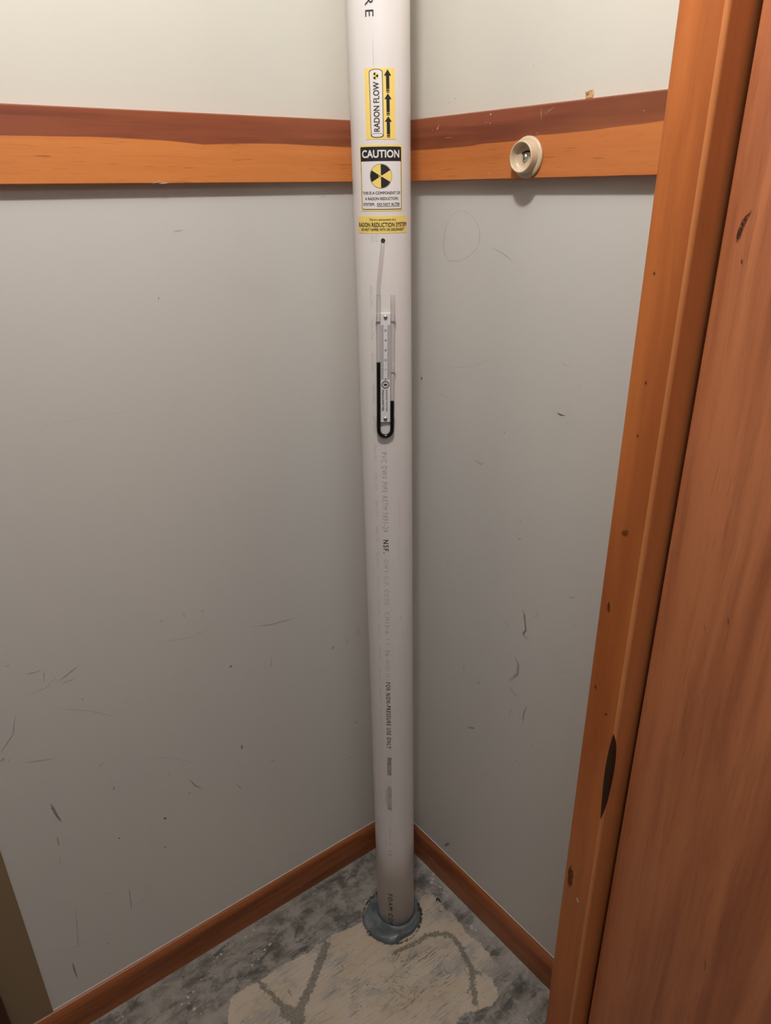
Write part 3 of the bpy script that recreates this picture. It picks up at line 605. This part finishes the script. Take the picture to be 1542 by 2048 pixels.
for t in range(0, 360, 30): f.wedge(cx, cy, rr_-.0003, rr_-.0003, t, t+30, 0., 5)
f.build('hazard_symbol', M_yel, st, mp, L3)
f = Flat()
for t in (30, 150, 270): f.wedge(cx, cy, rr_-.0005, rr_-.0005, t, t+60, .10)
f.build('hazard_symbol_blade', M_blk, st, mp, L3+.0001)
Flat().ring(cx, cy, rr_+.0002, rr_+.0002, .0004, k=64).build('hazard_symbol_ring', M_ink, st, mp, L3+.00012)
Flat().disc(cx-.0013, cy, .0018, .0018).build('hazard_symbol_hub', M_yel, st, mp, L3+.0002)
Flat().disc(cx-.0013, cy, .0009, .0009).build('hazard_symbol_center', M_blk, st, mp, L3+.00028)

# system sticker
W, H = .0800, .0224; mp = Map(-125.2, 1.4750)
st = sticker(mp, W, H, M_yel, 'low yellow RADON REDUCTION SYSTEM sticker, lowest of the three')
f = Flat()
f.add(text2d('This is a component of a', X(.255), X(.735), Y(.70), Y(.865), 0, .012))
f.add(text2d('RADON REDUCTION SYSTEM', X(.022), X(.978), Y(.365), Y(.625), 0, .020))
f.add(text2d('DO NOT TAMPER WITH OR DISCONNECT', X(.085), X(.915), Y(.135), Y(.295), 0, .020))
f.build('lettering', M_ink, st, mp, L2)

# ink-jet print down the pipe (reads downwards, slowly winding)
TH = ([-.02, .10, .25, .5, .7, .9, 1.0, 1.14, 1.5, 1.75], [-143.5, -142.5, -140, -136, -134.6, -133, -132, -132.4, -138, -142])
def wind(u, z, lift): return cyl(R(float(np.interp(z, *TH)))+u/PR, z, PR+lift)
def pr(text, z1, z0, h=.0088, bold=0., ink=.6, du=0., slant=0.):
    vf = text2d(text, du-h/2, du+h/2, z0, z1, -90, bold, slant, 1.35)
    PRN.append((vf, ink))
PRN = []
pr('FOAM CORE', 1.845, 1.7185, .0112, .006, .62)
pr('PVC DWV PIPE ASTM F891-24', 1.1375, .9962, .0088, 0, .62)
pr('NSF.', .9812, .9560, .0092, .02, .95)
pr('DWV-U.P. CODE', .943, .853, .0080, 0, .50)
pr('CM1E', .838, .806, .0080, 0, .55); pr('6', .798, .792, .0080, 0, .55); pr('1 1', .781, .770, .0080, 0, .6); pr('36', .757, .744, .0080, 0, .65)
pr('440303', .736, .712, .0080, 0, .45); pr('14', .704, .697, .0080, 0, .5); pr('2', .692, .6895, .008, 0, .5)
pr('FOR NON-PRESSURE USE ONLY', .6846, .5255, .0086, .016, .92)
pr('Pipe Co. No.', .3086, .2575, .0068, 0, .5)
pr('10', .2442, .2292, .0085, 0, .6)
pr('FOAM COR', .1106, .0065, .0098, .008, .92)
pr('LING', 1.4640, 1.4525, .0042, 0, .45, -.0065); pr('INGER', 1.4640, 1.4520, .0042, 0, .35, -.0005)
def bars(z1, z0, n, h, ink, skew=0., du=0.):
    rnd = random.Random(n); f = Flat()
    for i in range(n):
        z = z1-(z1-z0)*(i+.5)/n; t = (z1-z0)/n*(.25+.2*rnd.random())
        f.poly([(du-h/2, z-t+skew), (du+h/2, z-t-skew), (du+h/2, z+t-skew), (du-h/2, z+t+skew)])
    PRN.append(((f.v, f.f), ink))
bars(.5027, .4560, 20, .0085, .72)
bars(.4265, .3624, 16, .0088, .55, .0012); bars(.415, .375, 10, .004, .3, .002, -.0068)
def inked(name, V, F, ink):
    o = onpipe(name, V, F, M_inkp, pipe)
    o.data.attributes.new('ink', 'FLOAT', 'POINT').data.foreach_set('value', np.full(len(o.data.vertices), ink, np.float32)); return o
for (v, f), ink in PRN:
    v, f = slice_u(v, f, .0045); inked('printed_lettering', [wind(u, max(z, .003), .0002+d) for u, z, d in v], f, ink)
for i in range(17):                               # faint repeated wording to the left
    z1 = 1.392-.0485*i
    if z1 < .60: break
    v, f = text2d('Foam Core', -.0028, .0028, z1-.029, z1, -90, 0, .18)
    th = R(-151.5-4.7*max(0, (1.07-z1))/.45)
    inked('faint_lettering', [cyl(th+u/PR, z, PR+.0002) for u, z, _ in v], f, .36)
# a few scratches on the plastic
SP = [([(-.003, 1.70), (-.0032, 1.66)], .0006, .35), ([(.022, .99), (.0225, .965), (.021, .94)], .0006, .35), ([(.0245, 1.06), (.024, 1.0)], .0006, .3), ([(.0235, .826), (.0245, .822)], .0022, .7), ([(-.002, .806), (0, .800)], .002, .4), ([(-.0265, .93), (-.024, .90)], .0008, .3), ([(.028, .80), (.027, .775)], .0006, .25), ([(.016, .52), (.019, .517)], .002, .25)]
ribbon('scuff_mark', SP, lambda u, z, l: tuple(Vector(cyl(R(-132)+u/PR, z, PR+.0002))-Vector(BASE)), (M_knot, M_chip), pipe)
# drilled hole that takes the hose
hm = Map(-125.25, 1.4540); f = Flat().disc(0, 0, .0031, .0033)
f.build('drilled_hole', M_hole, pipe, hm, .00015)

# ------------------------------------------------------------------ manometer
TM = R(-122.4); nrm = Vector((math.cos(TM), math.sin(TM), 0)); tng = Vector((-nrm.y, nrm.x, 0))
def mp3(u, z, rho):                               # local metres: u across, z up, rho out from the pipe axis
    a, b = axis(1.27); u += (z-1.355)*.0137
    return Vector((a, b, z)) + tng*u + nrm*rho
MO = mp3(0, 1.18, .043)
man = bpy.data.objects.new('manometer', None); man.empty_display_size = .02; COL.objects.link(man); man.location = MO
tag(man, 'slim U-tube manometer with black fluid and white scale on the white pipe', 'gauge')
def mpart(name, V, F, mat, parent=man, **k): return mesh(name, [tuple(Vector(v)-MO) for v in V], F, mat, parent, **k)
UC = -.0013; HS = .0105; PLW = .0151
def mbox(m, u0_, u1_, z0, z1, r0_, r1_):
    V = [mp3(u, z, r) for z in (z0, z1) for u, r in ((u0_, r0_), (u1_, r0_), (u1_, r1_), (u0_, r1_))]
    m.add(V, [(3, 2, 1, 0), (4, 5, 6, 7), (0, 1, 5, 4), (1, 2, 6, 5), (2, 3, 7, 6), (3, 0, 4, 7)]); return m
m = mbox(MB(), UC-PLW/2, UC+PLW/2, 1.1888, 1.3548, .0419, .0452)
pl = bevel(mpart('scale_plate', m.v, m.f, M_plate), .0006, 2)
path = [mp3(UC-HS, z, .0457) for z in (1.3812, 1.37, 1.34, 1.30, 1.25, 1.21, 1.18)]
ZC = 1.1768
path += [mp3(UC-HS*math.cos(R(a)), ZC-HS*math.sin(R(a)), .0457) for a in range(8, 173, 12)]
path += [mp3(UC+HS, z, .0457) for z in (1.18, 1.21, 1.25, 1.30, 1.34, 1.37, 1.3805)]
m = MB().rings(tube_rings(path, .0033, 16), cap=False); mpart('u_tube', m.v, m.f, M_clear, smooth=True)
ZL, ZR = 1.2828, 1.2227
lp = [mp3(UC-HS, z, .0457) for z in (ZL, ZL-.0006, 1.25, 1.21, 1.18)]
lp += [mp3(UC-HS*math.cos(R(a)), ZC-HS*math.sin(R(a)), .0457) for a in range(8, 173, 12)]
lp += [mp3(UC+HS, z, .0457) for z in (1.18, 1.20, ZR-.0006, ZR)]
m = MB().rings(tube_rings(lp, .0030, 16)); lq = mpart('fluid', m.v, m.f, M_liq, smooth=True); lq['label'] = 'black fluid standing higher in the left leg'
# sleeve, hose up to the drilled hole
def onp(th, z, rho): return Vector(cyl(R(th), z, rho))
hp = [mp3(UC-HS, 1.3785, .0457), mp3(UC-HS, 1.383, .0460), onp(-135.6, 1.392, .0462), onp(-133.2, 1.407, .0463), onp(-130.4, 1.423, .0462), onp(-127.8, 1.438, .0456), onp(-126.2, 1.447, .0444), onp(-125.4, 1.4525, .0425), onp(-125.25, 1.4540, .0405)]
m = MB().rings(tube_rings(hp, .0025, 14), cap=False); mpart('hose', m.v, m.f, M_clear, smooth=True)
# clips that hold the tube to the plate
for u, z0, z1, s in ((HS, 1.3425, 1.3548, 1), (-HS, 1.3425, 1.3548, -1), (HS, 1.2665, 1.2768, 1), (HS, 1.1935, 1.2005, 1), (-HS, 1.1935, 1.2005, -1)):
    m = mbox(MB(), UC+u+s*.0034, UC+u+s*.0041, z0, z1, .0425, .0470); mbox(m, UC+u-s*.003, UC+u+s*.0041, z0, z1, .0416, .0424)
    mpart('clip', m.v, m.f, M_plate)
# screws with a crossed recess
for z in (1.3490, 1.1945):
    m = MB(); prs = [(.0031, .0452), (.0031, .0458), (.0026, .0466), (.0014, .0470), (.0002, .0471)]
    m.rings([[mp3(UC+r*math.cos(2*math.pi*k/24), z+r*math.sin(2*math.pi*k/24), d) for k in range(24)] for r, d in prs])
    so = mpart('screw', m.v, m.f, M_steel, smooth=True)
    m = mbox(mbox(MB(), UC-.0016, UC+.0016, z-.0003, z+.0003, .0468, .04722), UC-.0003, UC+.0003, z-.0016, z+.0016, .0468, .04722)
    mesh('screw_recess', [tuple(Vector(v)-MO) for v in m.v], m.f, M_blk, so)
# printing on the scale plate
def print_on(name, f, lift=.04532, mat=M_ink): return mesh(name, [tuple(mp3(UC+p[0], p[1], lift+(p[2] if len(p) > 2 else 0))-MO) for p in f.v], f.f, mat, pl)
f = Flat(); n = 55; z5, z0_ = 1.3298, 1.2570
for i in range(n+1):
    z = z0_+(z5-z0_)*i/50; wd = .0047 if i % 10 == 0 else (.0043 if i % 5 == 0 else .0037)
    f.rect(-.0066, -.0066+wd, z-.00026, z+.00026).rect(.0066-wd, .0066, z-.00026, z+.00026)
print_on('scale_marking', f)
f = Flat()
for i in range(6):
    z = z0_+(z5-z0_)*i/5; f.add(text2d(str(i), -.0003 if i == 1 else -.0013, .0003 if i == 1 else .0013, z-.0018, z+.0018, 0, .01))
print_on('scale_number', f)
f = Flat().add(text2d('MANOMETER', -.0056, -.0022, 1.2068, 1.2405, -90, .018)); f.add(text2d('RADON SYSTEM', .0006, .0034, 1.2064, 1.2403, -90, .008))
print_on('lettering', f)
f = Flat().ring(0, 1.2482, .0060, .0060, .0011); f.ring(0, 1.2482, .0043, .0043, .0005, 20, 160, 20).ring(0, 1.2482, .0043, .0043, .0005, 200, 340, 20)
f.disc(0, 1.2482, .0026, .0018, 20).rect(-.0040, .0040, 1.2478, 1.2486)
print_on('emblem', f)

# ------------------------------------------------------------------ sealant collar where the pipe leaves the floor
nA = 72; prof = [(0., .0005, 0), (.0, .004, .0), (.10, .0095, 1), (.30, .0125, 1), (.55, .0108, 1), (.80, .0075, 1), (.94, .0080, 1), (1., .0105, .4)]
rg = []
for t, h, wv in prof:
    ring = []
    for k in range(nA):
        a = 2*math.pi*k/nA
        ro = seal_r(a); ox, oy = SEAL_C[0]+ro*math.cos(a), SEAL_C[1]+ro*math.sin(a)
        ix, iy = axis(.01); ix += (PR+.0008)*math.cos(a); iy += (PR+.0008)*math.sin(a)
        z = h + wv*(.0022*math.sin(3*a+t*4)+.0015*math.sin(7*a+t*9)+.0008*math.sin(13*a-t*15))
        if wv and math.cos(a+.95) > .55: z -= .004*t*(1-t)*2
        ring.append((ox+(ix-ox)*t, oy+(iy-oy)*t, max(z, .0005)))
    rg.append(ring)
sc = MB().rings(rg, cap=False).build('sealant_collar', M_seal, smooth=True, loc=(SEAL_C[0], SEAL_C[1], 0))
sub = sc.modifiers.new('smooth', 'SUBSURF'); sub.levels = 1; sub.render_levels = 2
tag(sc, 'lumpy blue-grey sealant ring around the foot of the white pipe', 'sealant')
# small dark hollow in the sealant
# ------------------------------------------------------------------ closet rod socket on the side rail
CY, CZ = -.3140, 1.5578
so = bpy.data.objects.new('rod_socket', None); so.empty_display_size = .02; COL.objects.link(so)
MR = Matrix.Rotation(PHI, 4, 'Z'); so.matrix_world = MR @ Matrix.Translation((-TR, CY, CZ))
tag(so, 'round cream plastic closet rod socket screwed to the right-hand wooden rail', 'socket')
def lathe(prof, n=48):
    return MB().rings([[(-d, r*math.cos(2*math.pi*k/n), r*math.sin(2*math.pi*k/n)) for k in range(n)] for r, d in prof])
lathe([(.0255, .0), (.0264, .0008), (.0264, .0026), (.0256, .0038), (.0232, .0046), (.0215, .0050), (.0150, .0050)]).build('flange', M_cup, so, smooth=True)
lathe([(.0216, .0044), (.0212, .0060), (.0206, .0100), (.0203, .0142), (.0199, .0155), (.0190, .0161), (.0180, .0158), (.0174, .0146), (.0166, .0085), (.0152, .0058), (.0120, .0053), (.0008, .0053)]).build('cup', M_cup, so, smooth=True)
ss = lathe([(.0048, .0054), (.0047, .0066), (.0038, .0080), (.0018, .0087), (.0003, .0088)], 24).build('screw', M_steel, so, smooth=True)
MB().box((-.0092, -.0004, -.0040), (-.0080, .0004, .0040)).build('screw_slot', M_hole, ss)
m = MB(); hk = [(-.0054, -.004+.0105*math.cos(R(t)), .0035+.0035*math.sin(R(t))) for t in range(20, 161, 14)]
m.rings(tube_rings(hk, .0012, 8)).build('bent_nail', M_hole, so, smooth=True)

# ------------------------------------------------------------------ dark curled chip on the floor
m = MB()
def leaf(a, b, wd):
    a, b = Vector(a), Vector(b); t = (b-a).normalized(); s = Vector((-t.y, t.x, 0)); rings = []
    for i in range(6):
        k = i/5; c = a.lerp(b, k)+Vector((0, 0, .0012+.0012*math.sin(k*math.pi))); w_ = wd*(.25+math.sin(math.pi*(.12+.8*k)))
        rings.append([c+s*w_, c+Vector((0, 0, .0009)), c-s*w_, c-Vector((0, 0, .0009))])
    m.rings(rings)
leaf((-.0452, -.2130, .0002), (-.0462, -.2262, .0002), .0016); leaf((-.0452, -.2130, .0002), (-.0535, -.2185, .0002), .0013)
dc = m.build('debris_chip', plain('black_debris', (.010, .013, .009), .6), smooth=True, loc=(-.0452, -.2130, 0))
tag(dc, 'tiny black curled chip lying on the concrete floor right of the pipe', 'debris')

# ------------------------------------------------------------------ the bulb's lampholder and an added housing for the fill light (above the frame)
lh = bpy.data.objects.new('ceiling_lampholder', None); COL.objects.link(lh); lh.location = (BULB[0], BULB[1], CEIL)
tag(lh, 'round white ceiling lampholder above the corner', 'lamp')
def lz(prof, n=32): return MB().rings([[(r*math.cos(2*math.pi*k/n), r*math.sin(2*math.pi*k/n), z) for k in range(n)] for r, z in prof])
lz([(.055, -.001), (.055, -.012), (.045, -.022), (.028, -.030), (.024, -.040)]).build('holder', M_wht, lh, smooth=True)
lz([(.0235, -.041), (.0205, -.043), (.0190, -.056), (.015, -.060), (.004, -.062)]).build('bulb_cap', M_steel, lh, smooth=True)
cp = bpy.data.objects.new('fill_light_housing', None); COL.objects.link(cp); cp.location = (-1.0, -1.9, CEIL)  # made-up fixture, added to go with the fill light
tag(cp, 'added rectangular housing for the fill light, behind the viewer', 'lamp')
m = MB().box((-.48, -.33, -.014), (.48, .33, -.001)); bevel(m.build('housing', M_wht, cp), .004)
